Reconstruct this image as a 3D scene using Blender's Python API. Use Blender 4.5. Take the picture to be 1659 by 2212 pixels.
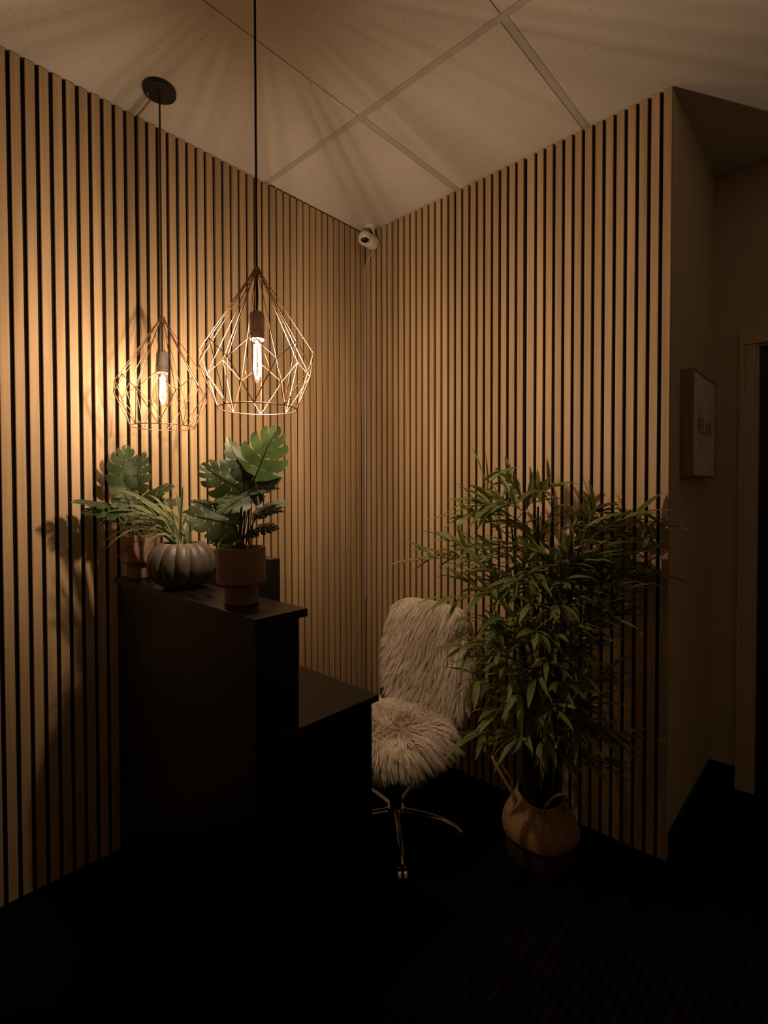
import bpy, bmesh, math, random
from mathutils import Vector, Matrix
import numpy as np
random.seed(7); rng = np.random.default_rng(7)
for o in list(bpy.data.objects): bpy.data.objects.remove(o)
S = bpy.context.scene; COL = S.collection
PI = math.pi

# ---------------------------------------------------------------- camera
W, H, F = 1659, 2212, 1107.57
YAW, PITCH, ROLL = -.7508, -.0201, -.0021
PPX, PPY = W/2 - 9.19, H/2 - 23.35
CAM = Vector((2.0251, -2.0545, 1.3565))
fw = Vector((math.sin(YAW)*math.cos(PITCH), math.cos(YAW)*math.cos(PITCH), math.sin(PITCH)))
r0 = Vector((math.cos(YAW), -math.sin(YAW), 0)); u0 = r0.cross(fw)
rt = r0*math.cos(ROLL) + u0*math.sin(ROLL); up = -r0*math.sin(ROLL) + u0*math.cos(ROLL)
cd = bpy.data.cameras.new('camera'); cam = bpy.data.objects.new('camera', cd); COL.objects.link(cam)
cd.sensor_fit = 'VERTICAL'; cd.sensor_height = 36; cd.sensor_width = 27; cd.lens = F/H*36
cd.shift_x = 9.19/H; cd.shift_y = -23.35/H; cd.clip_start = .02
m = Matrix((rt, up, -fw)).transposed().to_4x4(); m.translation = CAM; cam.matrix_world = m
S.camera = cam

def at(px, py, d):
    """point of the room seen at a picture position at a given depth"""
    return CAM + d*(fw + (px-PPX)/F*rt - (py-PPY)/F*up)

# ---------------------------------------------------------------- light
LAMP_L = 2900          # radiance of the glowing filaments
LAMP_COL = (1.0, .705, .475)
wd = bpy.data.worlds.new('world'); S.world = wd; wd.use_nodes = True
wd.node_tree.nodes['Background'].inputs[0].default_value = (1.0, .62, .40, 1)
wd.node_tree.nodes['Background'].inputs[1].default_value = .006
S.view_settings.view_transform = 'Standard'; S.view_settings.look = 'None'
S.view_settings.exposure = 0.0; S.view_settings.gamma = 1; S.view_settings.use_curve_mapping = False
LEFT_LAMP = Vector((.190, -1.232, 0)); RIGHT_LAMP = Vector((.785, -1.229, 0))
BULB_Z = 1.740

# ---------------------------------------------------------------- material helpers
def mat(name, col=(.5,.5,.5), rough=.6, metal=0, spec=.5, build=None):
    M = bpy.data.materials.new(name); M.use_nodes = True; n = M.node_tree.nodes; l = M.node_tree.links
    b = n['Principled BSDF']
    b.inputs['Base Color'].default_value = (*col, 1); b.inputs['Roughness'].default_value = rough
    b.inputs['Metallic'].default_value = metal; b.inputs['Specular IOR Level'].default_value = spec
    if build: build(n, l, b)
    return M
def noise(n, l, scale, detail=3, stretch=None, coord='Object'):
    tc = n.new('ShaderNodeTexCoord'); mp = n.new('ShaderNodeMapping'); ns = n.new('ShaderNodeTexNoise')
    if stretch: mp.inputs['Scale'].default_value = stretch
    ns.inputs['Scale'].default_value = scale; ns.inputs['Detail'].default_value = detail
    l.new(tc.outputs[coord], mp.inputs[0]); l.new(mp.outputs[0], ns.inputs['Vector']); return ns
def ramp(n, l, src, stops):
    r = n.new('ShaderNodeValToRGB'); e = r.color_ramp.elements
    while len(e) < len(stops): e.new(.5)
    for k, (p, c) in enumerate(stops): e[k].position = p; e[k].color = (*c, 1)
    l.new(src, r.inputs[0]); return r
def bump(n, l, b, src, strength, dist=.002):
    bp = n.new('ShaderNodeBump'); bp.inputs['Strength'].default_value = strength; bp.inputs['Distance'].default_value = dist
    l.new(src, bp.inputs['Height']); l.new(bp.outputs[0], b.inputs['Normal'])
def mul(n, l, a, b_, fac=1, mode='MULTIPLY'):
    x = n.new('ShaderNodeMix'); x.data_type = 'RGBA'; x.blend_type = mode; x.inputs[0].default_value = fac
    l.new(a, x.inputs[6]); l.new(b_, x.inputs[7]); return x.outputs[2]
def island(n): return n.new('ShaderNodeNewGeometry').outputs['Random Per Island']

def oak(n, l, b):
    g = noise(n, l, 1.0, 6, (130, 130, 2.2)); r = ramp(n, l, g.outputs[0], [(.25, (.42,.295,.165)), (.55, (.52,.375,.215)), (.8, (.58,.43,.255))])
    g2 = noise(n, l, 1.0, 2, (14, 14, .9)); r2 = ramp(n, l, g2.outputs[0], [(.3, (.80,.78,.76)), (.7, (1.08,1.08,1.08))])
    c = mul(n, l, r.outputs[0], r2.outputs[0])
    r3 = ramp(n, l, island(n), [(0, (.88,.86,.84)), (.5, (1,1,1)), (1, (1.06,1.03,1.0))])
    c = mul(n, l, c, r3.outputs[0]); l.new(c, b.inputs['Base Color']); bump(n, l, b, g.outputs[0], .15, .0006)
OAK = mat('oak_veneer', rough=.55, spec=.35, build=oak)
def felt(n, l, b):
    g = noise(n, l, 900, 2); r = ramp(n, l, g.outputs[0], [(.3, (.006,.005,.005)), (.7, (.014,.012,.011))]); l.new(r.outputs[0], b.inputs['Base Color'])
    bump(n, l, b, g.outputs[0], .5)
FELT = mat('black_felt', rough=.95, spec=.1, build=felt)
def tile(n, l, b):
    g = noise(n, l, 120, 4); g2 = noise(n, l, 7, 3)
    v = n.new('ShaderNodeTexVoronoi'); v.inputs['Scale'].default_value = 42; v.inputs['Randomness'].default_value = 1
    tc = n.new('ShaderNodeTexCoord'); l.new(tc.outputs['Object'], v.inputs['Vector'])
    pit = ramp(n, l, v.outputs['Distance'], [(.07, (.45,.42,.38)), (.13, (1,1,1))])
    r = ramp(n, l, g2.outputs[0], [(.2, (.63,.60,.55)), (.8, (.67,.64,.59))])
    c = mul(n, l, r.outputs[0], pit.outputs[0], .9); l.new(c, b.inputs['Base Color']); bump(n, l, b, g.outputs[0], .35, .0015)
TILE = mat('mineral_fibre_tile', rough=.95, spec=.1, build=tile)
TBAR = mat('painted_grid_bar', (.50,.47,.42), .6, build=lambda n, l, b: bump(n, l, b, noise(n, l, 60).outputs[0], .05))
def paint(n, l, b):
    g = noise(n, l, 260, 3); g2 = noise(n, l, 2.2, 2); r = ramp(n, l, g2.outputs[0], [(.3, (.60,.52,.39)), (.7, (.65,.565,.43))])
    l.new(r.outputs[0], b.inputs['Base Color']); bump(n, l, b, g.outputs[0], .12, .001)
PAINT = mat('beige_wall_paint', rough=.7, spec=.3, build=paint)
DARKP = mat('dark_taupe_wall_paint', (.40,.34,.27), .8, build=lambda n, l, b: bump(n, l, b, noise(n, l, 260).outputs[0], .1, .001))
TRIMP = mat('beige_trim_paint', (.64,.55,.42), .45, build=lambda n, l, b: bump(n, l, b, noise(n, l, 40).outputs[0], .04))
def carpet(n, l, b):
    tc = n.new('ShaderNodeTexCoord'); wv = n.new('ShaderNodeTexWave'); wv.bands_direction = 'X'; wv.inputs['Scale'].default_value = 12; wv.inputs['Distortion'].default_value = .6
    wv.inputs['Detail'].default_value = 2; wv.inputs['Detail Scale'].default_value = 6
    l.new(tc.outputs['Object'], wv.inputs['Vector']); r = ramp(n, l, wv.outputs[0], [(.2, (.003,.0025,.0025)), (.8, (.009,.0075,.007))])
    g = noise(n, l, 500, 2); r2 = ramp(n, l, g.outputs[0], [(.3, (.5,.5,.5)), (.7, (1.3,1.3,1.3))])
    l.new(mul(n, l, r.outputs[0], r2.outputs[0]), b.inputs['Base Color']); bump(n, l, b, wv.outputs[0], .6, .004)
CARPET = mat('ribbed_black_carpet', rough=1, spec=.05, build=carpet)
def blk(n, l, b):
    g = noise(n, l, 35, 4, (1, 6, 6)); r = ramp(n, l, g.outputs[0], [(.3, (.30,.30,.30)), (.7, (.42,.42,.42))]); l.new(r.outputs[0], b.inputs['Roughness'])
    bump(n, l, b, g.outputs[0], .03, .0005)
DESK = mat('black_laminate', (.006,.005,.0045), .4, spec=.35, build=blk)
BLACKP = mat('matte_black_plastic', (.012,.012,.012), .5, build=lambda n, l, b: bump(n, l, b, noise(n, l, 500).outputs[0], .1, .0003))
BLACKM = mat('black_painted_metal', (.012,.012,.013), .45, build=lambda n, l, b: bump(n, l, b, noise(n, l, 300).outputs[0], .05, .0003))
CORD = mat('black_fabric_cord', (.012,.011,.011), .9, build=lambda n, l, b: bump(n, l, b, noise(n, l, 900).outputs[0], .4, .0006))
COPPER = mat('brushed_copper_wire', (.34,.205,.14), .5, 1, build=lambda n, l, b: bump(n, l, b, noise(n, l, 400).outputs[0], .05, .0003))
SOCK = mat('grey_socket', (.16,.14,.13), .5, build=lambda n, l, b: bump(n, l, b, noise(n, l, 200).outputs[0], .05, .0003))
CHROME = mat('polished_chrome', (.80,.78,.76), .12, 1, build=lambda n, l, b: bump(n, l, b, noise(n, l, 30).outputs[0], .02, .0003))
WHITEP = mat('white_plastic', (.78,.74,.69), .35, build=lambda n, l, b: bump(n, l, b, noise(n, l, 300).outputs[0], .03, .0003))
LENS = mat('dark_lens', (.01,.01,.012), .08, build=lambda n, l, b: bump(n, l, b, noise(n, l, 5).outputs[0], .01, .0003))
LEATHER = mat('brown_leather', (.09,.038,.024), .5, build=lambda n, l, b: bump(n, l, b, noise(n, l, 220).outputs[0], .3, .0006))
def terra(n, l, b):
    g = noise(n, l, 30, 4); r = ramp(n, l, g.outputs[0], [(.3, (.25,.145,.11)), (.7, (.32,.19,.145))]); l.new(r.outputs[0], b.inputs['Base Color'])
    bump(n, l, b, noise(n, l, 320).outputs[0], .2, .0006)
TERRA = mat('matte_terracotta', rough=.8, spec=.25, build=terra)
def ceram(n, l, b):
    g = noise(n, l, 18, 4); r = ramp(n, l, g.outputs[0], [(.3, (.075,.06,.048)), (.7, (.12,.097,.078))]); l.new(r.outputs[0], b.inputs['Base Color'])
    bump(n, l, b, noise(n, l, 150).outputs[0], .15, .0006)
CERAM = mat('taupe_ceramic', rough=.5, build=ceram)
SOIL = mat('dark_soil', (.03,.02,.014), 1, build=lambda n, l, b: bump(n, l, b, noise(n, l, 180, 5).outputs[0], 1, .006))
def leafm(dark, light, trans=.35, rough=.42, scale=22):
    def f(n, l, b):
        g = noise(n, l, scale, 3); r = ramp(n, l, g.outputs[0], [(.3, dark), (.7, light)])
        r3 = ramp(n, l, island(n), [(0, (.65,.7,.6)), (1, (1.35,1.25,1.1))])
        c = mul(n, l, r.outputs[0], r3.outputs[0]); l.new(c, b.inputs['Base Color']); bump(n, l, b, g.outputs[0], .15, .001)
        t = n.new('ShaderNodeBsdfTranslucent'); mx = n.new('ShaderNodeMixShader'); mx.inputs[0].default_value = trans
        hs = n.new('ShaderNodeHueSaturation'); hs.inputs['Value'].default_value = 2.0; hs.inputs['Hue'].default_value = .49; l.new(c, hs.inputs['Color']); l.new(hs.outputs[0], t.inputs[0])
        l.new(b.outputs[0], mx.inputs[1]); l.new(t.outputs[0], mx.inputs[2]); l.new(mx.outputs[0], n['Material Output'].inputs[0])
    return f
MONS = mat('monstera_leaf', rough=.55, build=leafm((.036,.075,.032), (.068,.120,.048), .42))
STALK = mat('leaf_stalk', (.045,.065,.025), .5, build=lambda n, l, b: bump(n, l, b, noise(n, l, 200).outputs[0], .1, .0005))
SPID = mat('spider_plant_blade', rough=.45, build=leafm((.055,.10,.045), (.14,.20,.10), .25))
SPIDL = mat('spider_plant_pale_edge', rough=.5, build=leafm((.30,.32,.20), (.42,.42,.28), .25))
BAMB = mat('bamboo_leaf', rough=.5, build=leafm((.12,.16,.055), (.22,.26,.10), .28, scale=14))
TWIG = mat('bamboo_twig', (.13,.10,.045), .6, build=lambda n, l, b: bump(n, l, b, noise(n, l, 200).outputs[0], .1, .0005))
CANE = mat('dark_bamboo_cane', (.018,.020,.012), .38, build=lambda n, l, b: bump(n, l, b, noise(n, l, 60, 3, (1,1,.1)).outputs[0], .15, .001))
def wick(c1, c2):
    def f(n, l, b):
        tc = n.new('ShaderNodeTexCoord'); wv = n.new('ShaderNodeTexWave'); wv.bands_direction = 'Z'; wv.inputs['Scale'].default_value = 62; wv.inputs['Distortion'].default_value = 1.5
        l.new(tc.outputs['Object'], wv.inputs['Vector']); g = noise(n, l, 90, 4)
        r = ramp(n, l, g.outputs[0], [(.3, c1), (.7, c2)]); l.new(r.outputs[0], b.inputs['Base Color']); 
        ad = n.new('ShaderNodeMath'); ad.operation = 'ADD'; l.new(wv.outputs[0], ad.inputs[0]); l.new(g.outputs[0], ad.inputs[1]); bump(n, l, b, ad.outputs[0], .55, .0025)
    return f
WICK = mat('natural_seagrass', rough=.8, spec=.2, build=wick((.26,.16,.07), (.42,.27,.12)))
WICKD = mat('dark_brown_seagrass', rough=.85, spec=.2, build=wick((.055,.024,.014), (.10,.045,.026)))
def furf(n, l, b):
    r = ramp(n, l, island(n), [(0, (.72,.62,.51)), (.5, (.88,.79,.68)), (1, (.95,.89,.80))]); g = noise(n, l, 12, 3)
    r2 = ramp(n, l, g.outputs[0], [(.3, (.82,.79,.75)), (.65, (1,1,1))]); l.new(mul(n, l, r.outputs[0], r2.outputs[0]), b.inputs['Base Color'])
FUR = mat('cream_faux_fur', rough=.75, spec=.15, build=furf)
FURB = mat('cream_fur_backing', (.55,.46,.36), .95, build=lambda n, l, b: bump(n, l, b, noise(n, l, 150).outputs[0], .6, .004))
def printm(n, l, b):
    g = noise(n, l, 9, 4); r = ramp(n, l, g.outputs[0], [(.30, (.45,.42,.38)), (.42, (.74,.71,.66)), (.6, (.82,.79,.74))]); l.new(r.outputs[0], b.inputs['Base Color'])
PRINT = mat('pale_canvas_print', rough=.8, spec=.2, build=printm)
FRAME = mat('brown_picture_frame', (.34,.20,.10), .5, build=lambda n, l, b: bump(n, l, b, noise(n, l, 80, 3, (1,1,.2)).outputs[0], .15, .0006))
INK = mat('grey_ink', (.26,.23,.20), .8, build=lambda n, l, b: bump(n, l, b, noise(n, l, 80).outputs[0], .02, .0002))
DOORM = mat('black_painted_door', (.012,.012,.012), .35, build=lambda n, l, b: bump(n, l, b, noise(n, l, 50).outputs[0], .05, .0005))
def glassm():
    M = bpy.data.materials.new('bulb_glass'); M.use_nodes = True; n = M.node_tree.nodes; l = M.node_tree.links; n.clear()
    o = n.new('ShaderNodeOutputMaterial'); t = n.new('ShaderNodeBsdfTransparent'); g = n.new('ShaderNodeBsdfGlossy'); mx = n.new('ShaderNodeMixShader'); fr = n.new('ShaderNodeLayerWeight')
    t.inputs[0].default_value = (1,.97,.92,1); g.inputs['Roughness'].default_value = .03; fr.inputs['Blend'].default_value = .35
    ns = noise(n, l, 4, 1); mm = n.new('ShaderNodeMath'); mm.operation = 'MULTIPLY'; mm.inputs[1].default_value = .95
    l.new(fr.outputs['Facing'], mm.inputs[0]); l.new(mm.outputs[0], mx.inputs[0]); l.new(t.outputs[0], mx.inputs[1]); l.new(g.outputs[0], mx.inputs[2]); l.new(mx.outputs[0], o.inputs[0]); return M
GLASS = glassm()
def emis(name, c, s):
    M = bpy.data.materials.new(name); M.use_nodes = True; n = M.node_tree.nodes; l = M.node_tree.links; n.clear()
    o = n.new('ShaderNodeOutputMaterial'); e = n.new('ShaderNodeEmission'); e.inputs[0].default_value = (*c, 1); e.inputs[1].default_value = s; l.new(e.outputs[0], o.inputs[0]); return M
FILA = emis('glowing_filament', LAMP_COL, LAMP_L); FILA2 = emis('dimmer_glowing_filament', LAMP_COL, LAMP_L*.16)

# ---------------------------------------------------------------- mesh helpers
class MB:
    def __init__(s): s.v = []; s.f = []; s.mi = []
    def add(s, vs, fs, mi=0):
        b = len(s.v); s.v += [tuple(v) for v in vs]; s.f += [tuple(b+i for i in f) for f in fs]; s.mi += [mi]*len(fs)
    def box(s, a, b, mi=0):
        (x0,y0,z0), (x1,y1,z1) = a, b
        s.add([(x0,y0,z0),(x1,y0,z0),(x1,y1,z0),(x0,y1,z0),(x0,y0,z1),(x1,y0,z1),(x1,y1,z1),(x0,y1,z1)],
              [(0,3,2,1),(4,5,6,7),(0,1,5,4),(1,2,6,5),(2,3,7,6),(3,0,4,7)], mi)
    def tube(s, pts, rad, n=8, cap=True, mi=0):
        pts = [Vector(p) for p in pts]; N = len(pts); rad = rad if hasattr(rad, '__len__') else [rad]*N
        t0 = (pts[1]-pts[0]).normalized(); a = Vector((0,0,1)) if abs(t0.z) < .9 else Vector((1,0,0)); x = t0.cross(a).normalized()
        vs = []
        for i, p in enumerate(pts):
            t = ((pts[min(i+1,N-1)]-pts[max(i-1,0)])).normalized(); x = (x - t*x.dot(t)).normalized(); y = t.cross(x)
            for k in range(n):
                a = 2*PI*k/n; vs.append(p + (x*math.cos(a)+y*math.sin(a))*rad[i])
        fs = [(i*n+k, i*n+(k+1)%n, (i+1)*n+(k+1)%n, (i+1)*n+k) for i in range(N-1) for k in range(n)]
        if cap: fs += [tuple(range(n-1,-1,-1)), tuple((N-1)*n+k for k in range(n))]
        s.add(vs, fs, mi)
    def lathe(s, prof, c=(0,0,0), n=32, ribs=0, amp=0, mi=0):
        vs = []; m_ = len(prof)
        for k in range(n):
            a = 2*PI*k/n
            for j, (r, z) in enumerate(prof):
                q = 1 - amp*(1-abs(math.cos(ribs*a/2)))**1.5 if ribs and 0 < j < m_-1 else 1
                vs.append((c[0]+r*q*math.cos(a), c[1]+r*q*math.sin(a), c[2]+z))
        fs = [(k*m_+j, ((k+1)%n)*m_+j, ((k+1)%n)*m_+j+1, k*m_+j+1) for k in range(n) for j in range(m_-1)]
        s.add(vs, fs, mi)
    def build(s, name, mats, parent=None, smooth=True, bevel=0, label=None):
        me = bpy.data.meshes.new(name); me.from_pydata(s.v, [], s.f); me.validate(); 
        for M in (mats if isinstance(mats, (list, tuple)) else [mats]): me.materials.append(M)
        if any(s.mi) and len(me.polygons) == len(s.mi): me.polygons.foreach_set('material_index', s.mi)
        me.polygons.foreach_set('use_smooth', [smooth]*len(me.polygons)); me.update()
        o = bpy.data.objects.new(name, me); COL.objects.link(o)
        if parent is not None:
            o.parent = parent; o.matrix_parent_inverse = Matrix.Translation(-world_loc(parent))
        if smooth:
            try: me.set_sharp_from_angle(angle=math.radians(38))
            except Exception: pass
        if bevel:
            b = o.modifiers.new('bevel', 'BEVEL'); b.width = bevel; b.segments = 2; b.limit_method = 'ANGLE'
        if label: o['label'] = label
        return o
def world_loc(o):
    p = o.location.copy()
    while o.parent: 
        o = o.parent
        if o.type == 'EMPTY': return o.location.copy()
        p += o.location
    return p
# every mesh is written in room coordinates; things are Empties at their base with parts parented to them
def thing(name, label, cat, loc, group=None):
    o = bpy.data.objects.new(name, None); COL.objects.link(o); o.location = loc; o.empty_display_size = .05
    o['label'] = label; o['category'] = cat
    if group: o['group'] = group
    return o
def part(mb, name, mats, parent, **k):
    o = mb.build(name, mats, None, **k); o.parent = parent
    base = parent
    while base.parent: base = base.parent
    o.matrix_parent_inverse = Matrix.Identity(4)
    if parent.type == 'EMPTY': o.matrix_parent_inverse = Matrix.Translation(-parent.location)
    return o
def struct(mb, name, mats, **k):
    o = mb.build(name, mats, None, **k); o['kind'] = 'structure'; return o
def bez(a, b, c, n=8):
    a, b, c = Vector(a), Vector(b), Vector(c); return [a*(1-t)**2 + b*2*t*(1-t) + c*t*t for t in [i/n for i in range(n+1)]]

# ---------------------------------------------------------------- the room
CEIL = 2.7886
mb = MB(); mb.box((-.3, -5.0, -.05), (4.2, 1.6, 0)); struct(mb, 'floor', CARPET, smooth=False)
# slatted walls: front faces of the slats lie in x = 0 (left) and y = 0 (right)
mb = MB(); mb.box((-.12, -5.0, 0), (-.021, .12, CEIL+.05)); wl = struct(mb, 'wall_left', PAINT, smooth=False)
mb = MB(); mb.box((-.021, .021, 0), (1.500, .12, CEIL+.05)); wr = struct(mb, 'wall_right', PAINT, smooth=False)
def slats(spans, axis, parent):
    m_ = MB()
    for a, b in spans:
        if axis == 'L': m_.box((-.012, a, .004), (0, b, CEIL-.005))
        else: m_.box((a, 0, .004), (b, .012, CEIL-.005))
    o = part(m_, 'slat_panel', OAK, parent, smooth=False, bevel=.0008)
    lo, hi = min(a for a, b in spans), max(b for a, b in spans)
    f_ = MB()
    if axis == 'L': f_.box((-.0205, lo-.006, .002), (-.0122, hi+.006, CEIL-.006))
    else: f_.box((lo-.006, .0122, .002), (min(hi+.006, 1.500), .0205, CEIL-.006))
    part(f_, 'felt_backing', FELT, o, smooth=False)
G = .0065
gl = [-(.0295 + k*.0403) for k in range(0, 110)]          # gap centres on the left wall
sp = [(gl[0]+G, -.0005)] + [(gl[k+1]+G, gl[k]-G) for k in range(109)]
for k in range(0, 110, 15): slats(sp[k:k+15], 'L', wl)
gr = [.0028 + k*.04 + (.0107 if k > 24 else .00535 if k == 24 else 0) for k in range(38)]
sp = [(.0005, .0005+.0015)] if False else []
for k in range(38):
    lo = gr[k]+G + (.005 if k == 24 else 0); hi = (gr[k+1]-G - (.0048 if k == 23 else 0)) if k < 37 else gr[k]+G+.0270
    sp.append((lo, hi))
slats(sp[:9], 'R', wr); slats(sp[9:24], 'R', wr); slats(sp[24:], 'R', wr)
XE = sp[-1][1]                                              # 1.524: the end of the slatted wall
# passage beyond the end of the slatted wall
mb = MB(); mb.box((1.501, .013, 0), (XE, .74, CEIL+.05)); struct(mb, 'wall_passage', PAINT, smooth=False)
mb = MB(); mb.box((1.45, .74, 0), (1.700, .86, CEIL+.05)); mb.box((1.700, .74, 1.99), (2.62, .86, CEIL+.05)); mb.box((2.62, .74, 0), (4.2, .86, CEIL+.05))
struct(mb, 'wall_back', PAINT, smooth=False)
mb = MB(); mb.box((XE, .030, .002), (XE+.010, .728, .098)); struct(mb, 'baseboard_passage', BLACKP, smooth=False, bevel=.002)
mb = MB(); mb.box((XE, .728, .002), (1.630, .7395, .098)); struct(mb, 'baseboard_back', BLACKP, smooth=False, bevel=.002)
mb = MB()
for a, b, d in ((1.630, 1.650, .722), (1.650, 1.690, .727), (1.690, 1.700, .731)): mb.box((a, d, .0), (b, .7395, 2.0))
mb.box((1.630, .722, 2.0), (2.69, .7395, 2.064)); mb.box((2.62, .724, 0), (2.69, .7395, 2.0))
struct(mb, 'trim_1', TRIMP, smooth=False, bevel=.002)
mb = MB(); mb.box((1.701, .776, .006), (2.619, .816, 1.989)); dr = struct(mb, 'door_1', DOORM, smooth=False)
mb = MB()
for x0, x1, z0, z1 in ((1.79, 2.53, 1.10, 1.88), (1.79, 2.53, .22, .98)):
    for a, b in (((x0,z0),(x1,z0)), ((x1,z0),(x1,z1)), ((x1,z1),(x0,z1)), ((x0,z1),(x0,z0))): mb.tube([(a[0], .774, a[1]), (b[0], .774, b[1])], .007, 8)
part(mb, 'panel_moulding', DOORM, dr)
mb = MB(); mb.lathe([(0,0),(.026,0),(.028,.012),(.012,.02),(.012,.03),(.03,.045),(.032,.06),(.02,.072),(0,.075)], n=20)
mb.v = [(2.56+x, .776-z, .96+y) for x, y, z in mb.v]; part(mb, 'door_knob', CHROME, dr)

# the rest of the room, behind the camera
mb = MB(); mb.box((4.2, -5.0, 0), (4.3, .86, CEIL+.05)); struct(mb, 'wall_east', DARKP, smooth=False)
mb = MB(); mb.box((-.12, -5.1, 0), (4.3, -5.0, CEIL+.05)); struct(mb, 'wall_front', DARKP, smooth=False)

# ceiling: grid bars with tiles laid in
mb = MB(); mb.box((-.12, -5.0, CEIL+.03), (4.2, .86, CEIL+.06))
XS = [.612 + .61*k for k in range(0, 6)]; YS = [-.645 + 1.22*k for k in range(-3, 1)]
for x in XS: mb.box((x-.012, -.645, CEIL), (x+.012, .74, CEIL+.03)); mb.box((x-.012, -5, CEIL+.010), (x+.012, -.645, CEIL+.03))
mb.box((-.02, -1.263, CEIL-.003), (.150, -1.246, CEIL-.0012))
for y in YS: mb.box((-.02, y-.012, CEIL-.0003), (4.2, y+.012, CEIL+.029))
ce = struct(mb, 'ceiling', TBAR, smooth=False)
xs = [-.012] + XS + [4.2]; ys = [-5.0] + YS + [.75]
for i in range(len(xs)-1):
    for j in range(len(ys)-1):
        gx = .0135 if ys[j] > -.7 else .0014
        x0, x1, y0, y1 = xs[i]+gx, xs[i+1]-gx, ys[j]+.0135, ys[j+1]-.0135
        if y0 > -.05 and x0 < .9: continue
        e = .0025 + random.random()*.002
        q = MB(); q.box((x0, y0, CEIL+.0005 if False else CEIL-.001), (x1, min(y1, .738), CEIL+.02)); t = part(q, 'ceiling_tile', TILE, ce, smooth=False, bevel=.002)

# ---------------------------------------------------------------- pendant lamps
ZA = 1.972
def pendant(base, label, ang0, wob, fil=FILA):
    bx, by = base.x, base.y
    t = thing('pendant_lamp', label, 'lamp', (bx, by, CEIL-.0015), 'copper wire pendant lamps')
    q = MB(); q.lathe([(.0,-.0195),(.048,-.0195),(.0545,-.017),(.056,-.013),(.056,-.0012),(0,-.0012)], (bx,by,CEIL), 48); cp = part(q, 'canopy', BLACKM, t)
    q = MB(); q.lathe([(0,-.023),(.003,-.0225),(.004,-.0195)], (bx-.028,by-.030,CEIL), 12); part(q, 'screw', CHROME, cp)
    pts = []
    for k in range(41):
        z = CEIL-.022 + (ZA+.0 - CEIL+.022)*k/40; w = math.sin(k*.55)*wob*(math.sin(PI*k/40)); pts.append((bx+w, by-w*.6, z))
    pts += [(bx,by,ZA-.03), (bx,by,1.857)]
    q = MB(); q.tube(pts, .0032, 10); part(q, 'cord', CORD, t)
    q = MB(); q.lathe([(.0033,1.862),(.010,1.861),(.0185,1.855),(.0205,1.848),(.0205,1.805),(.0190,1.8035),(.0190,1.800),(.0205,1.798),(.0205,1.783),(.018,1.780),(.013,1.780)], (bx,by,0), 32); part(q, 'socket', SOCK, t)
    # cage
    q = MB(); c = Vector((bx, by, 0)); R = .0013
    P3 = lambda r, a, z: c + Vector((r*math.cos(a), r*math.sin(a), z))
    U = [P3(.157, ang0+k*PI/4, ZA-.222) for k in range(8)]; L = [P3(.160, ang0+(k+.5)*PI/4, ZA-.276) for k in range(8)]
    B = [P3(.108, ang0+k*PI/4, ZA-.384) for k in range(8)]
    for k in range(8):
        a = ang0+k*PI/4; ah = a+PI/8
        q.tube([P3(.011,a,ZA), P3(.014,a,ZA-.008), U[k]], R, 6); q.tube([P3(.011,ah,ZA), P3(.013,ah,ZA-.010), L[k]], R, 6)
        q.tube([U[k], L[k]], R, 6); q.tube([L[k], U[(k+1)%8]], R, 6)
        q.tube([L[k], B[k]], R, 6); q.tube([L[k], B[(k+1)%8]], R, 6); q.tube([U[k], B[k]], R, 6)
    q.tube([P3(.1085, 2*PI*k/64, ZA-.384) for k in range(65)], R*1.1, 8, cap=False)
    for r_, z_ in ((.011, ZA), (.013, ZA-.009)): q.tube([P3(r_, 2*PI*k/24, z_) for k in range(25)], R, 6, cap=False)
    part(q, 'wire_shade', COPPER, t)
    q = MB(); q.lathe([(.0035,ZA+.012),(.008,ZA+.011),(.010,ZA+.004),(.010,ZA-.006),(.0035,ZA-.008)], (bx,by,0), 20); part(q, 'cord_grip', COPPER, t)
    q = MB(); pr = [(.0125,1.7815),(.0135,1.772)]
    for k in range(15):
        u_ = k/14; z = 1.772 - .112*u_; r = .0135 + .021*math.sin(min(1,u_/.66)*PI/2)**1.8 if u_ < .66 else .0345*math.sqrt(max(0, 1-((u_-.66)/.34)**2)); pr.append((r, z))
    pr[-1] = (0.0004, 1.660); q.lathe(pr, (bx,by,0), 32); bl = part(q, 'bulb', GLASS, t)
    q = MB()
    for k in range(6):
        a = k*PI/3; q.tube([P3(.0075,a,1.767), P3(.0095,a,1.698)], .0017, 6, cap=False)
    part(q, 'filament', fil, bl)
    q = MB(); q.tube([P3(0,0,1.781), P3(0,0,1.768)], .0055, 10); part(q, 'filament_support', SOCK, bl)
    return t
vdir = math.atan2(CAM.y-RIGHT_LAMP.y, CAM.x-RIGHT_LAMP.x)
pendant(RIGHT_LAMP, 'nearer copper wire cage pendant, its black cord leaving the top of the picture', vdir - math.radians(5), .003)
vdir = math.atan2(CAM.y-LEFT_LAMP.y, CAM.x-LEFT_LAMP.x)
pendant(LEFT_LAMP, 'farther copper wire cage pendant by the left wall, with round black canopy in view', vdir - math.radians(8), .001, FILA2)

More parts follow.
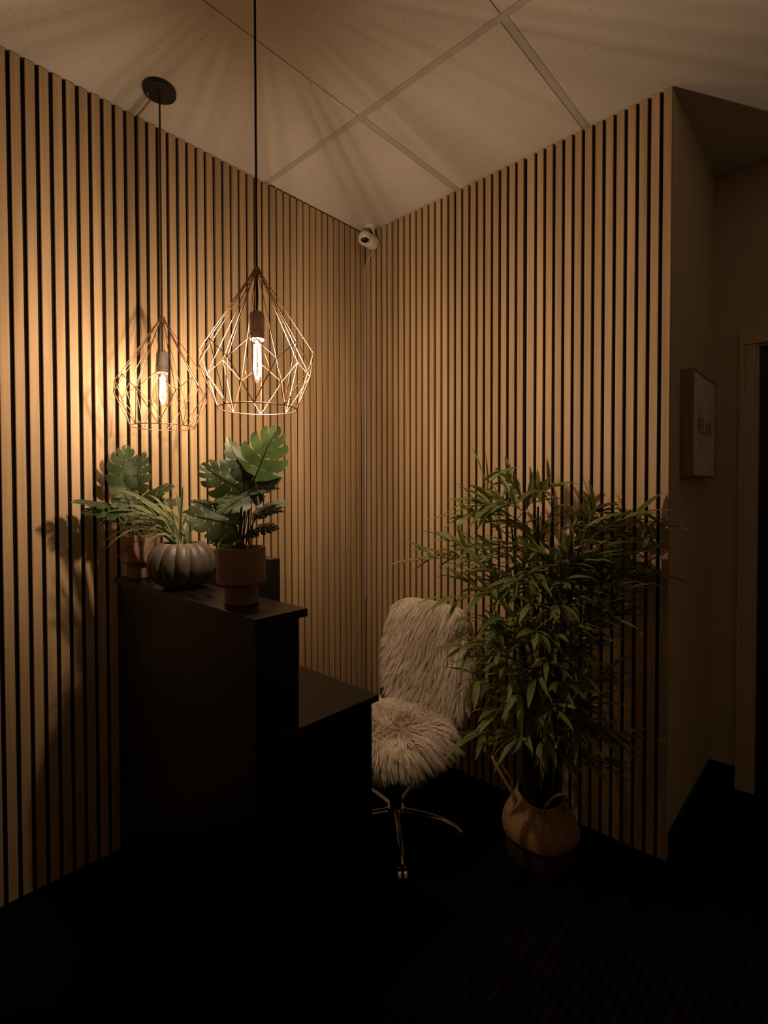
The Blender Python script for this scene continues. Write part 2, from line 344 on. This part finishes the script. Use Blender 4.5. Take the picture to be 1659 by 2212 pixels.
# ---------------------------------------------------------------- reception desk
t = thing('reception_desk', 'black reception desk with a raised counter top and lower worktop against the left slatted wall', 'desk', (.53, -1.15, 0))
part_ = part
q = MB(); q.box((.104, -1.352, .001), (.940, -1.334, 1.0285)); part(q, 'front_panel', DESK, t, smooth=False, bevel=.001)
q = MB(); q.box((.940, -1.354, .001), (.956, -.946, .7195)); part(q, 'side_panel', DESK, t, smooth=False, bevel=.001)
q = MB(); q.box((.088, -1.354, .001), (.104, -.946, .7195)); part(q, 'side_panel', DESK, t, smooth=False, bevel=.001)
q = MB(); q.box((.088, -1.333, .720), (.971, -.930, .740)); part(q, 'worktop', DESK, t, smooth=False, bevel=.0015)
q = MB(); q.box((.940, -1.354, .7405), (.956, -1.222, 1.0285)); part(q, 'riser_side', DESK, t, smooth=False, bevel=.001)
q = MB(); q.box((.088, -1.354, .7405), (.104, -1.222, 1.0285)); part(q, 'riser_side', DESK, t, smooth=False, bevel=.001)
q = MB(); q.box((.104, -1.333, .7405), (.940, -1.222, .756)); q.box((.104, -1.333, .890), (.940, -1.222, .902)); part(q, 'riser_shelf', DESK, t, smooth=False, bevel=.001)
q = MB(); q.box((.080, -1.367, 1.029), (.976, -1.207, 1.050)); part(q, 'counter_top', DESK, t, smooth=False, bevel=.0015)
q = MB(); q.box((.104, -.965, .30), (.940, -.950, .7195)); 

# upright black monitor behind the counter
t = thing('computer_monitor', 'black monitor seen from behind, standing on the worktop behind the raised counter', 'monitor', (.43, -1.10, .7405))
q = MB(); q.box((.186, -1.112, .825), (.672, -1.072, 1.142)); part(q, 'housing', BLACKP, t, smooth=False, bevel=.004)
q = MB(); q.box((.196, -1.0715, .842), (.662, -1.0700, 1.132)); part(q, 'screen', LENS, t, smooth=False)
q = MB(); q.box((.41, -1.125, .748), (.45, -1.1125, .93)); q.lathe([(0,.0),(.095,.0),(.10,.004),(.095,.008),(0,.010)], (.43,-1.105,.7405), 40); part(q, 'stand', BLACKM, t)

# ---------------------------------------------------------------- potted plants on the counter
def monstera_leaf(q, B, T, N, width=1.0, bend=.25, lobes=5, fold=.15, cut=1.0):
    B, T, N = Vector(B), Vector(T), Vector(N); Ln = (T-B).length; Y = (T-B).normalized(); Z = (N - Y*N.dot(Y)).normalized(); X = Y.cross(Z)
    def place(x, y):
        # x across, y along (leaf units)
        z = fold*abs(x)*.7 - .55*x*x - bend*(y-.35)**2 + bend*.12 + .02*math.sin(9*abs(x)+6*y)
        return B + (X*x + Y*y + Z*z)*Ln
    def ang(s): return math.radians(np.interp(s, [0,.12,.3,.55,.8,1], [150,112,84,64,42,14]))
    def ln(s): return float(np.interp(s, [0,.08,.2,.4,.6,.8,1], [.33,.46,.55,.54,.47,.35,.17]))*width
    for sd in (-1, 1):
        for k in range(lobes):
            s0, s1 = (k/lobes)**.95, ((k+1)/lobes)**.95; nt, na = 12, 5; vs = []
            depth = .50 if k % 2 else .62
            for i in range(nt+1):
                tt = i/nt
                g = 0
                if tt > depth: g = (.035+.20*(tt-depth))*cut
                if .14 < tt < .32 and k % 2 == 0 and cut > .6: g = .15*math.sin((tt-.14)/.18*PI)
                gl_, gr_ = (g if k > 0 else 0), (g if k < lobes-1 else 0)
                for j in range(na+1):
                    a = j/na; s = s0 + (s1-s0)*(gl_ + (1-gl_-gr_)*a); rel = 1 - .10*abs(2*a-1.25)**2
                    th = ang(s); l_ = ln(s)*tt*rel; th2 = th - .35*tt*tt*.6
                    x = sd*math.sin(th2)*l_; y = s*.93 + math.cos(th2)*l_; vs.append(place(x, y))
            fs = [(i*(na+1)+j, i*(na+1)+j+1, (i+1)*(na+1)+j+1, (i+1)*(na+1)+j) for i in range(nt) for j in range(na)]
            q.add(vs, fs if sd > 0 else [f[::-1] for f in fs])
    q.tube([place(0, y)+Z*.0006 for y in (-.02,.2,.4,.6,.8,.95)], [.0016,.0014,.0012,.0010,.0007,.0004], 5, mi=1)
def footed_pot(c, t, up_=.0655, ft=.0455, h=.154, hf=.054):
    q = MB(); q.lathe([(0,0),(ft-.003,0),(ft,.003),(ft,hf-.010),(ft+.001,hf-.003),(ft+.008,hf),(up_-.004,hf+.001),(up_,hf+.006),(up_,h-.004),(up_-.002,h),(up_-.007,h),(up_-.009,h-.004),(up_-.009,h-.022),(0,h-.022)], c, 48); part(q, 'pot', TERRA, t)
    q = MB(); q.lathe([(0,h-.012),(up_*.5,h-.013),(up_-.0095,h-.019)], c, 24); part(q, 'soil', SOIL, t)
def monstera(c, d0, leaves, label, h=.154):
    c = Vector(c); t = thing('potted_monstera', label, 'plant', c, 'monstera plants in footed terracotta pots'); footed_pot(c, t, h=h)
    for (bx, by, tx, ty, db, dt, wid, nh) in leaves:
        Bp = at(bx, by, d0+db); Tp = at(tx, ty, d0+dt); 
        v = (CAM-Bp).normalized(); N = v*nh + Vector((0,0,1))*(1-nh) + Vector((random.uniform(-.1,.1),)*3)
        q = MB(); monstera_leaf(q, Bp, Tp, N, wid, random.uniform(.15,.4), cut=random.uniform(.8,1.15)); root = c + Vector((random.uniform(-.025,.025), random.uniform(-.025,.025), h-.02))
        for ve in (root,): pass
        q.tube(bez(root, root.lerp(Bp, .55)+Vector((0,0,.03)), Bp, 8), .0019, 6, mi=1)
        for i, v_ in enumerate(q.v):
            if v_[0] < .012: q.v[i] = (.012+random.random()*.001, v_[1], v_[2])
        part(q, 'leaf', [MONS, STALK], t)
POT_R = Z_R = None
RC = Vector((.790, -1.288, 1.050))
dR = (RC-CAM).dot(fw)
monstera(RC, dR, [
 (552,1028,594,930,.01,-.02,.95,.9), (528,1030,491,940,.00,.03,.50,.55), (520,1060,441,1006,-.01,-.03,1.0,.75),
 (538,1046,612,1024,.02,.03,.55,.35), (545,1068,474,1102,-.04,-.09,.95,.35), (530,1062,601,1052,-.02,-.04,.75,.3),
 (558,1112,626,1077,.03,.06,.55,.4), (548,1112,610,1100,.00,-.02,.60,.35), (556,1142,600,1140,.01,.0,.85,.45),
 (506,1136,402,1108,-.03,-.08,.85,.6), (508,1150,456,1168,-.03,-.06,1.0,.6), (512,1100,470,1060,.03,.06,.9,.7),
 (536,1150,558,1158,.0,.0,.9,.6), (455,1092,408,1080,.0,.0,.5,.5), (540,1040,520,985,.03,.03,.6,.8), (500,1172,470,1178,.01,.02,.8,.5),
 (545,1060,590,1020,.05,.08,.9,.8)],
 'monstera in pinkish footed pot at the right end of the counter')
LC = Vector((.150, -1.300, 1.050)); dL = (LC-CAM).dot(fw)
monstera(LC, dL, [
 (266,1042,272,964,.0,.02,.85,.9), (296,1058,312,975,.03,.03,.55,.7), (288,1040,290,985,.05,.06,.6,.7), (292,1075,243,1056,-.03,-.07,1.0,.5),
 (236,1092,157,1082,-.06,-.16,.75,.3), (262,1108,182,1104,-.05,-.14,.85,.35), (318,1072,372,1050,-.02,-.04,.8,.5),
 (305,1080,352,1098,-.02,-.05,.9,.5), (270,1080,250,1092,-.05,-.1,1.1,.5), (330,1098,386,1082,.02,.04,.8,.5), (240,1110,220,1128,-.08,-.12,.9,.5), (285,1110,262,1140,-.03,-.06,.9,.6)],
 'monstera in shadowed terracotta pot at the left end of the counter, by the wall')
# ribbed planter with spider plant
PC = Vector((.440, -1.287, 1.050)); dP = (PC-CAM).dot(fw)
t = thing('potted_spider_plant', 'grassy spider plant in a round ribbed pumpkin-shaped planter in the middle of the counter', 'plant', PC)
q = MB(); q.lathe([(0,0),(.052,0),(.056,.004),(.080,.018),(.100,.042),(.107,.072),(.102,.104),(.087,.128),(.070,.140),(.062,.143),(.056,.140),(.054,.128),(0,.126)], PC, 180, ribs=14, amp=.11); part(q, 'planter', CERAM, t)
q = MB(); q.lathe([(0,.134),(.03,.133),(.053,.129)], PC, 24); part(q, 'soil', SOIL, t)
def blade(q, pts, w, N):
    n = len(pts); vs = []
    for i, p in enumerate(pts):
        tt = i/(n-1); T = (pts[min(i+1,n-1)]-pts[max(i-1,0)]).normalized(); X = T.cross(N).normalized(); Zn = X.cross(T)
        ww = w*(min(1, .45+2.2*tt))*(1-tt**3.2)+.0002
        for s, zz in ((-1, .30), (-.62, .12), (0, 0), (.62, .12), (1, .30)): vs.append(p + X*ww*s + Zn*ww*zz)
    for i in range(n-1):
        for j in range(4):
            q.add([vs[i*5+j], vs[i*5+j+1], vs[(i+1)*5+j+1], vs[(i+1)*5+j]], [(0,1,2,3)], 1 if j in (0, 3) and w > .004 else 0)
q = MB()
tips = [(241,1063),(243,1072),(249,1097),(205,1117),(197,1136),(221,1150),(215,1179),(223,1191),(240,1218),(308,1203),(311,1194),(329,1122),(397,1046),(385,1071),(379,1063),(354,1079),
        (262,1082),(285,1106),(270,1130),(258,1160),(290,1170),(330,1090),(318,1070),(436,1102),(450,1130),(440,1080),(418,1090),(300,1140),(345,1120),(275,1112),(362,1100),(410,1110),(455,1150),(300,1085),(232,1128),(250,1142),(268,1094),(322,1150)]
for i, (x, y) in enumerate(tips):
    root = PC + Vector((random.uniform(-.02,.02), random.uniform(-.02,.02), .130)); far = abs(x-392)/150
    tip = at(x, y, dP + random.uniform(-.10,.10) + (.06*far)); 
    if tip.x < .02: tip.x = .02
    mid = root.lerp(tip, .45) + Vector((0,0,.055+.045*far+random.uniform(0,.03)))
    pts = bez(root, mid, tip, 12)
    blade(q, pts, random.uniform(.0040,.0062), ((CAM-mid).normalized()*.7+Vector((0,0,.6))).normalized())
q2 = MB(); q2.v = q.v; q2.f = q.f; q2.mi = q.mi
part(q2, 'foliage', [SPID, SPIDL], t)

# ---------------------------------------------------------------- fur-covered swivel chair
CC = Vector((.700, -.545, 0))
t = thing('swivel_chair', 'swivel office chair with shaggy cream fur seat and back on a chrome star base', 'chair', CC)
def superell(c, a, n=4, res=24):
    q = MB(); vs = []; sp_ = lambda v, e: math.copysign(abs(v)**e, v)
    for i in range(res+1):
        ph = -PI/2 + PI*i/res
        for j in range(2*res):
            th = 2*PI*j/(2*res)
            vs.append((c[0]+a[0]*sp_(math.cos(ph), .5)*sp_(math.cos(th), .5), c[1]+a[1]*sp_(math.cos(ph), .5)*sp_(math.sin(th), .5), c[2]+a[2]*sp_(math.sin(ph), .5)))
    fs = [(i*2*res+j, i*2*res+(j+1)%(2*res), (i+1)*2*res+(j+1)%(2*res), (i+1)*2*res+j) for i in range(res) for j in range(2*res)]
    q.add(vs, fs); return q
def fur(c, a, nst, length, flow, keep, width=.0017, seg=6, n=4.0, exps=(4,4,4), lean=0, seed=1, grav=1.0, lift=.55):
    R = np.random.default_rng(seed); P_ = []; Nn = []
    a = np.array(a); c = np.array(c)
    while len(P_) < nst:
        k = R.integers(3); s = R.choice([-1,1]); u = R.uniform(-1, 1, 3); u[k] = s        # points on the box, pushed to the superellipsoid
        if R.random() > [a[1]*a[2], a[0]*a[2], a[0]*a[1]][k]/max(a[1]*a[2], a[0]*a[2], a[0]*a[1]): continue
        r_ = sum(abs(u)**4)**.25; p = u/r_; nn = np.sign(p)*abs(p)**3/a; nn /= np.linalg.norm(nn)
        if not keep(p, nn): continue
        P_.append(p*a); Nn.append(nn)
    P_ = np.array(P_); Nn = np.array(Nn)
    nc = nst//26; ci = R.choice(nst, nc, replace=False); cp = P_[ci]
    q = MB(); V = []; Fs = []
    cl = np.empty(nst, int)
    for i0 in range(0, nst, 2000):
        d = ((P_[i0:i0+2000, None]-cp[None])**2).sum(2); cl[i0:i0+2000] = d.argmin(1)
    coff = R.normal(0, 1, (nc, 3)); cph = R.uniform(0, 6.28, nc)
    for i in range(nst):
        p = P_[i].copy(); nn = Nn[i]; L_ = length(P_[i]/a, nn)*R.uniform(.75, 1.15); fl = flow(P_[i]/a, nn) 
        d = nn*lift + fl*.6 + coff[cl[i]]*.13 + R.normal(0,.06,3); d /= np.linalg.norm(d)
        tocl = (cp[cl[i]]-P_[i]); pts = []; x = p - nn*.002; st = L_/seg
        for k in range(seg+1):
            pts.append(x.copy()); x = x + d*st + tocl*(.11 if k > 0 else 0)
            d = d + fl*.16 + np.array([0,0,-.20*grav]) + coff[cl[i]]*.06*math.sin(cph[cl[i]]+k*1.7); d /= np.linalg.norm(d)
        # keep strands outside of the cushion
        side = np.cross(nn, d); side = side/ (np.linalg.norm(side)+1e-9) if np.linalg.norm(side) > .1 else np.array([1.,0,0])
        side = side + R.normal(0,.5,3); side /= np.linalg.norm(side)
        b = len(V)
        for k, pt in enumerate(pts):
            e = pt/(a*1.0); r_ = (abs(e)**4).sum()**.25
            if r_ < 1.03: pt = pt*(1.03/r_)
            pt = pt.copy(); pt[1] += lean*pt[2]; w = width*(1-(k/seg)**1.6)+.00008
            V.append(tuple(c+pt-side*w)); V.append(tuple(c+pt+side*w))
        for k in range(seg): Fs.append((b+2*k, b+2*k+1, b+2*k+3, b+2*k+2))
    q.v = V; q.f = Fs; q.mi = [0]*len(Fs); return q
# seat
sc, sa = (.705, -.590, .432), (.195, .205, .040)
q = superell(sc, sa); seat = part(q, 'seat', FURB, t)
def s_flow(p, nn):
    r_ = np.array([p[0], p[1], 0]); m_ = np.linalg.norm(r_); return r_/(m_+.15)*(.15+1.3*m_**2) + np.array([.25*math.sin(9*p[1]+3*p[0]), .25*math.cos(8*p[0]+4*p[1]), -.3 if m_ > .75 else 0])
def s_len(p, nn): m_ = max(abs(p[0]), abs(p[1])); return (.022 + .066*min(1, max(0, (m_-.6)/.4)))*(.45 if p[1] > .55 else 1)
q = fur(sc, sa, 30000, s_len, s_flow, lambda p, nn: p[2] > -.75, seed=3, width=.00095, lift=.7); f_ = part(q, 'fur', FUR, seat, smooth=False); f_['kind'] = 'stuff'
# backrest
bc, ba = (.692, -.335, .655), (.215, .034, .225)
q = superell(bc, ba); q.v = [(x, y+.10*(z-bc[2]), z) for x, y, z in q.v]; back = part(q, 'backrest', FURB, t)
def b_flow(p, nn): return np.array([-.30*(1 if p[0] < .4 else -.0) + .12*math.sin(p[2]*5), -.05, -.95])
def b_len(p, nn): return .060 - .012*abs(p[2])
q = fur(bc, ba, 34000, b_len, b_flow, lambda p, nn: (nn[1] < .5), seed=5, lean=.10, grav=.8, lift=.45, width=.00095); f_ = part(q, 'fur', FUR, back, smooth=False); f_['kind'] = 'stuff'
q = MB(); q.box((.452, -.372, .400), (.476, -.352, .470)); q.box((.452, -.372, .39), (.93, -.31, .404)); q.tube([(.70,-.32,.40),(.70,-.33,.385),(.70,-.42,.375),(.70,-.50,.375)], .014, 10); part(q, 'back_bracket', LEATHER, t, bevel=.002)
q = MB(); q.box((.60,-.64,.375), (.80,-.46,.391)); part(q, 'seat_plate', BLACKM, t, bevel=.002)
q = MB(); q.lathe([(0,.085),(.030,.085),(.030,.10),(.024,.11),(.024,.24),(.014,.245),(.014,.385),(0,.385)], (CC.x,CC.y,0), 28); part(q, 'gas_column', BLACKM, t)
q = MB(); q.lathe([(0,.072),(.034,.074),(.040,.085),(.040,.100),(.032,.110),(0,.112)], (CC.x,CC.y,0), 28); part(q, 'hub', CHROME, t)
for k in range(5):
    a = math.radians(24 - 65 + 72*k if False else [22, -44, -118, 172, 106][k]); dv = Vector((math.cos(a), math.sin(a), 0)); c0 = Vector((CC.x, CC.y, 0))
    q = MB(); pts = [c0+dv*.03+Vector((0,0,.096)), c0+dv*.12+Vector((0,0,.100)), c0+dv*.19+Vector((0,0,.096)), c0+dv*.24+Vector((0,0,.082)), c0+dv*.262+Vector((0,0,.064))]
    q.tube(pts, [.013,.012,.011,.010,.008], 12); lg = part(q, 'leg', CHROME, t)
    q = MB(); cc_ = c0+dv*.262; sd = Vector((-dv.y, dv.x, 0))
    for s in (-1, 1):
        n_ = 24; vs = []
        for w_, r_ in ((.004,.020),(.004,.026),(.010,.027),(.016,.026),(.016,.018)):
            for j in range(n_): an = 2*PI*j/n_; vs.append(cc_ + sd*s*w_ + Vector((dv.x*math.cos(an)*r_, dv.y*math.cos(an)*r_, .0275+math.sin(an)*r_)))
        q.add(vs, [(i*n_+j, i*n_+(j+1)%n_, (i+1)*n_+(j+1)%n_, (i+1)*n_+j) for i in range(4) for j in range(n_)] + [tuple(range(n_)), tuple(4*n_+j for j in range(n_))])
    part(q, 'caster', CHROME if k == 1 else BLACKP, lg)

# ---------------------------------------------------------------- belly basket
BC = Vector((1.180, -.290, 0))
t = thing('belly_basket', 'two-tone woven belly basket with loop handles on the carpet holding the bamboo', 'basket', BC)
def wob(q, c):
    out = []
    for x, y, z in q.v:
        a = math.atan2(y-c.y, x-c.x); k = 1 + .022*math.sin(3*a+1) + .015*math.sin(5*a); z2 = z + (.012*math.sin(a*2+.5) + .010*math.sin(a-2.2))*min(1, z/.2)
        out.append((c.x+(x-c.x)*k, c.y+(y-c.y)*k, z2))
    q.v = out
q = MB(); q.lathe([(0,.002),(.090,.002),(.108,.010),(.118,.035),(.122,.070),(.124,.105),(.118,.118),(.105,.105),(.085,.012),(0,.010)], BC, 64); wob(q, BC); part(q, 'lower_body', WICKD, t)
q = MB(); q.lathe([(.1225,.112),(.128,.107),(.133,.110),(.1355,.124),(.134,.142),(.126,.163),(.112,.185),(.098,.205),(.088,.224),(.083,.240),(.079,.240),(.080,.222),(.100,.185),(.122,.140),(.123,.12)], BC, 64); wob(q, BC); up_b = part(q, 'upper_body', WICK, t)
def handle(a0, lean_, hh):
    c0 = Vector((BC.x+.083*math.cos(a0), BC.y+.083*math.sin(a0), .235)); sd = Vector((-math.sin(a0), math.cos(a0), 0)); ot = Vector((math.cos(a0), math.sin(a0), 0)); q = MB()
    P_ = []
    for k in range(21):
        th = PI*k/20; P_.append(c0 + sd*(-.048*math.cos(th)) + Vector((0,0,1))*(hh*math.sin(th)) + ot*lean_*math.sin(th) - Vector((0,0,.03))*(1 if k in (0,20) else 0) + ot*(.008 if k in (0, 20) else 0))
    for ph in (0, 2.1, 4.2):
        q.tube([p + ot*.0035*math.cos(ph+k*1.1) + sd*.0035*math.sin(ph+k*1.1) for k, p in enumerate(P_)], .0035, 6)
    part(q, 'handle', WICK, t)
handle(math.radians(212), .085, .125); handle(math.radians(-26), .022, .060)

# ---------------------------------------------------------------- bamboo
t = thing('bamboo_plant', 'tall artificial bamboo with long narrow leaves standing in the basket beside the fur chair', 'plant', (BC.x, BC.y, .016))
q = MB(); q.lathe([(0,.020),(.060,.020),(.070,.19),(.066,.195),(.060,.17),(0,.17)], BC, 24); part(q, 'nursery_pot', BLACKP, t)
canes = []
for (dx, dy, r_, hz, lx, ly) in ((-.035,-.020,.016,1.22,-.05,-.01), (.000,-.035,.018,1.30,.02,-.04), (.032,-.012,.016,1.16,.09,.0), (.012,.026,.014,1.34,.0,.05), (-.028,.022,.013,1.05,-.09,.02), (.045,.022,.011,1.0,.12,.05)):
    n_ = 26; pts = []; rad = []
    for k in range(n_):
        tt = k/(n_-1); pts.append(Vector((BC.x+dx+lx*tt**2*1.3, BC.y+dy+ly*tt**2, .06+(hz-.06)*tt))); rr = r_*(1-.55*max(0, tt-.45)/.55*1.5 if tt > .45 else 1); rad.append(max(.003, rr*(1.10 if k % 5 == 0 else .97)))
    q = MB(); q.tube(pts, rad, 14); part(q, 'cane', CANE, t); canes.append((pts, hz))
def lance(q, B, D_, N, L_, w):
    D_ = D_.normalized(); X = D_.cross(N); 
    if X.length < .05: X = D_.cross(Vector((1,0,0)))
    X.normalize(); Zn = X.cross(D_); n = 6; vs = []; p = B.copy(); d = D_.copy(); cur = random.uniform(.04,.26)
    for i in range(n+1):
        tt = i/n; ww = w*(math.sin(PI*min(1, tt*.92+.08))**.8)*(1-.25*tt) if i < n else .0002
        for s in (-1, 0, 1): 
            v = p + X*ww*s + Zn*abs(s)*ww*.35
            v.y = min(v.y, -.012); vs.append(v)
        d = (d - Vector((0,0,cur*.6)) - Zn*cur*.0).normalized() if random.random() < 2 else d; p = p + d*(L_/n)
    q.add(vs, [(i*3+j, i*3+j+1, (i+1)*3+j+1, (i+1)*3+j) for i in range(n) for j in range(2)])
targets = [(1040,1032,.0),(1008,1085,-.05),(1105,1040,.0),(1085,1075,.1),(1160,1058,-.05),(1198,1050,.05),(1000,1115,.05),(1060,1095,-.1),(912,1212,-.05),(932,1192,-.02),(975,1165,.0),(955,1285,-.1),(985,1245,.05),
 (1290,1100,.0),(1385,1112,-.05),(1432,1135,.0),(1335,1150,.05),(1415,1185,-.1),(1425,1240,-.05),(1370,1270,-.15),(1295,1290,-.1),(1250,1235,.0),(1185,1150,.05),(1125,1180,-.1),(1232,1125,.05),
 (1045,1290,-.15),(1110,1262,-.2),(1200,1310,-.2),(1330,1330,-.1),(1012,1475,-.15),(1040,1420,-.1),(1062,1365,-.15),(1005,1395,-.1),(1028,1590,-.15),(1065,1530,-.2),(1180,1425,-.25),(1160,1470,-.22),(1245,1440,-.2),(1285,1400,-.1),
 (1200,1535,-.25),(1125,1590,-.25),(1252,1575,-.2),(1345,1590,-.15),(1305,1650,-.15),(1225,1635,-.2),(1280,1520,-.12),(1310,1460,-.1),(1150,1240,-.15),(1090,1330,-.2),(1240,1350,-.2),(1160,1360,-.25),(1300,1210,-.1),(1355,1210,.0),
 (1020,1180,.0),(1040,1235,-.1),(1210,1200,-.1),(1270,1160,.0),(1100,1130,.0),(1330,1110,.05),(1090,1440,-.2),(1220,1480,-.22),(1075,1480,-.1),(1300,1570,-.15),(1215,1260,-.15),(1145,1300,-.2),(1390,1150,.0),(1350,1300,-.1),
 (1060,1190,-.1),(1120,1220,-.05),(1180,1215,-.15),(1240,1290,-.1),(1290,1340,-.15),(1190,1370,-.2),(1130,1390,-.15),(1250,1400,-.15),(1070,1260,-.05),(1150,1180,.05),(1260,1200,.05),(1320,1250,.0),(1100,1370,-.05),(1320,1180,-.1),(1380,1230,.0),
 (1050,1340,.0),(1040,1385,-.2),(1270,1470,.0),(1240,1530,-.1),(1120,1500,-.25),(1170,1600,-.2)]
dB = (BC+Vector((0,0,.8))-CAM).dot(fw)
ql = MB(); qt = MB()
for (x, y, dd) in targets:
    tip = at(x + random.uniform(-6,6), y + random.uniform(-6,6), dB + dd); tip.y = min(tip.y, -.05)
    # cane point to start from, lower than the tip
    pts, hz = random.choice(canes[:5]); zz = min(hz-.02, tip.z - random.uniform(.05,.20)); zz = max(.42, zz)
    k = min(range(len(pts)), key=lambda i: abs(pts[i].z-zz)); st = pts[k]
    out = tip - st; out.z = 0
    mid = st.lerp(tip, .5) + Vector((0,0,.05)) + out*.05
    br = bez(st, mid, tip, 10)
    for p in br: p.y = min(p.y, -.02)
    qt.tube(br, [.0022-.0014*i/10 for i in range(11)], 5)
    nl = random.randint(11, 16)
    for i in range(nl):
        tt = .35 + .65*i/(nl-1) if i < nl-1 else 1.0
        f0 = tt*10; i0 = min(9, int(f0)); B = br[i0].lerp(br[i0+1], f0-i0); T = (br[i0+1]-br[i0]).normalized()
        sd = Vector((random.gauss(0,1), random.gauss(0,1), random.gauss(.05,.6))); sd = (sd - T*sd.dot(T)).normalized()
        D_ = T*random.uniform(.5,1.1) + sd*random.uniform(.35,.95) if tt < 1 else T
        D_ = D_ + Vector((0,0,.08))
        lance(ql, B, D_, Vector((random.uniform(-.5,.5), random.uniform(-.5,.5), 1)), random.uniform(.075,.150), random.uniform(.0085,.0140))
part(ql, 'foliage', BAMB, t); part(qt, 'twigs', TWIG, t)

# ---------------------------------------------------------------- framed picture on the passage wall
t = thing('framed_picture', 'square pale wall print with a thick brown edge and grey lettering on the passage wall', 'picture', (XE+.001, .36, 1.41))
PX0, PX1, PY0, PY1, PZ0, PZ1 = XE+.001, 1.571, .153, .565, 1.408, 1.815
q = MB(); b_ = .008
q.box((PX0,PY0,PZ0),(PX1,PY0+b_,PZ1)); q.box((PX0,PY1-b_,PZ0),(PX1,PY1,PZ1)); q.box((PX0,PY0+b_,PZ0),(PX1,PY1-b_,PZ0+b_)); q.box((PX0,PY0+b_,PZ1-b_),(PX1,PY1-b_,PZ1))
part(q, 'frame', FRAME, t, smooth=False, bevel=.001)
q = MB(); q.box((PX0,PY0+b_,PZ0+b_),(PX1-.0025,PY1-b_,PZ1-b_)); pr = part(q, 'print', PRINT, t, smooth=False)
cu = bpy.data.curves.new('lettering', 'FONT'); cu.body = 'RELAX'; cu.size = .088; cu.align_x = 'CENTER'; cu.align_y = 'CENTER'; cu.extrude = .0004
to = bpy.data.objects.new('lettering', cu); COL.objects.link(to)
dg = bpy.context.evaluated_depsgraph_get(); me = bpy.data.meshes.new_from_object(to.evaluated_get(dg)); bpy.data.objects.remove(to)
me.materials.clear(); me.materials.append(INK)
me.transform(Matrix.Translation((PX1-.0020, .36, 1.605)) @ Matrix(((0,0,1,0),(1,0,0,0),(0,1,0,0),(0,0,0,1))))
to = bpy.data.objects.new('lettering', me); COL.objects.link(to); to.parent = pr

# ---------------------------------------------------------------- security camera in the corner
HC = at(788.5, 515, 2.74); BCm = at(809.5, 527, 2.79)
t = thing('security_camera', 'small round white security camera mounted high in the corner where the slatted walls meet', 'camera', at(806, 492, 2.83))
def ball(q, c, r, n=24, sx=1): 
    vs = []
    for i in range(n+1):
        ph = -PI/2+PI*i/n
        for j in range(2*n): th = PI*j/n; vs.append((c.x+r*math.cos(ph)*math.cos(th), c.y+r*math.cos(ph)*math.sin(th), c.z+r*math.sin(ph)))
    q.add(vs, [(i*2*n+j, i*2*n+(j+1)%(2*n), (i+1)*2*n+(j+1)%(2*n), (i+1)*2*n+j) for i in range(n) for j in range(2*n)])
q = MB(); ball(q, HC, .038); hd = part(q, 'head', WHITEP, t)
fd = (at(783, 545, 1.0)-at(788.5, 515, 1.0)); look = ((CAM-HC).normalized() + Vector((-.02,0,-.28))).normalized()
q = MB(); Xl = look.cross(Vector((0,0,1))).normalized(); Zl = Xl.cross(look); vs = []; n_ = 32; rings = 6
for i in range(rings+1):
    for j in range(n_):
        a = 2*PI*j/n_; rr = i/rings; ax, az = .62*rr, .36*rr; v = (look + Xl*math.tan(ax)*math.cos(a) + Zl*math.tan(az)*math.sin(a)).normalized(); vs.append(HC + v*.0387)
q.add(vs, [(i*n_+j, i*n_+(j+1)%n_, (i+1)*n_+(j+1)%n_, (i+1)*n_+j) for i in range(rings) for j in range(n_)]); part(q, 'lens_window', LENS, hd)
q = MB(); ax = (BCm-HC).normalized(); q.tube([HC+ax*.012, HC+ax*.020, HC+ax*.060, HC+ax*.074, HC+ax*.078], [.026,.036,.036,.031,.018], 32); part(q, 'body', WHITEP, t)
e = HC+ax*.070; q = MB(); q.lathe([(0,0),(.030,0),(.032,-.003),(.032,-.008),(.028,-.011),(0,-.011)], (e.x-.004, min(e.y, -.036), CEIL-.0015), 28)
q.tube([e, e+Vector((.010,0,.02)), Vector((e.x+.006, min(e.y,-.036), CEIL-.010))], .006, 10); part(q, 'mount', WHITEP, t)
q = MB(); q.tube([e, e+Vector((-.01,.0,-.03)), Vector((.006,-.006,e.z-.10)), Vector((.005,-.005,e.z-.3)), Vector((.005,-.005,.75))], .0022, 8); part(q, 'cable', WHITEP, t)
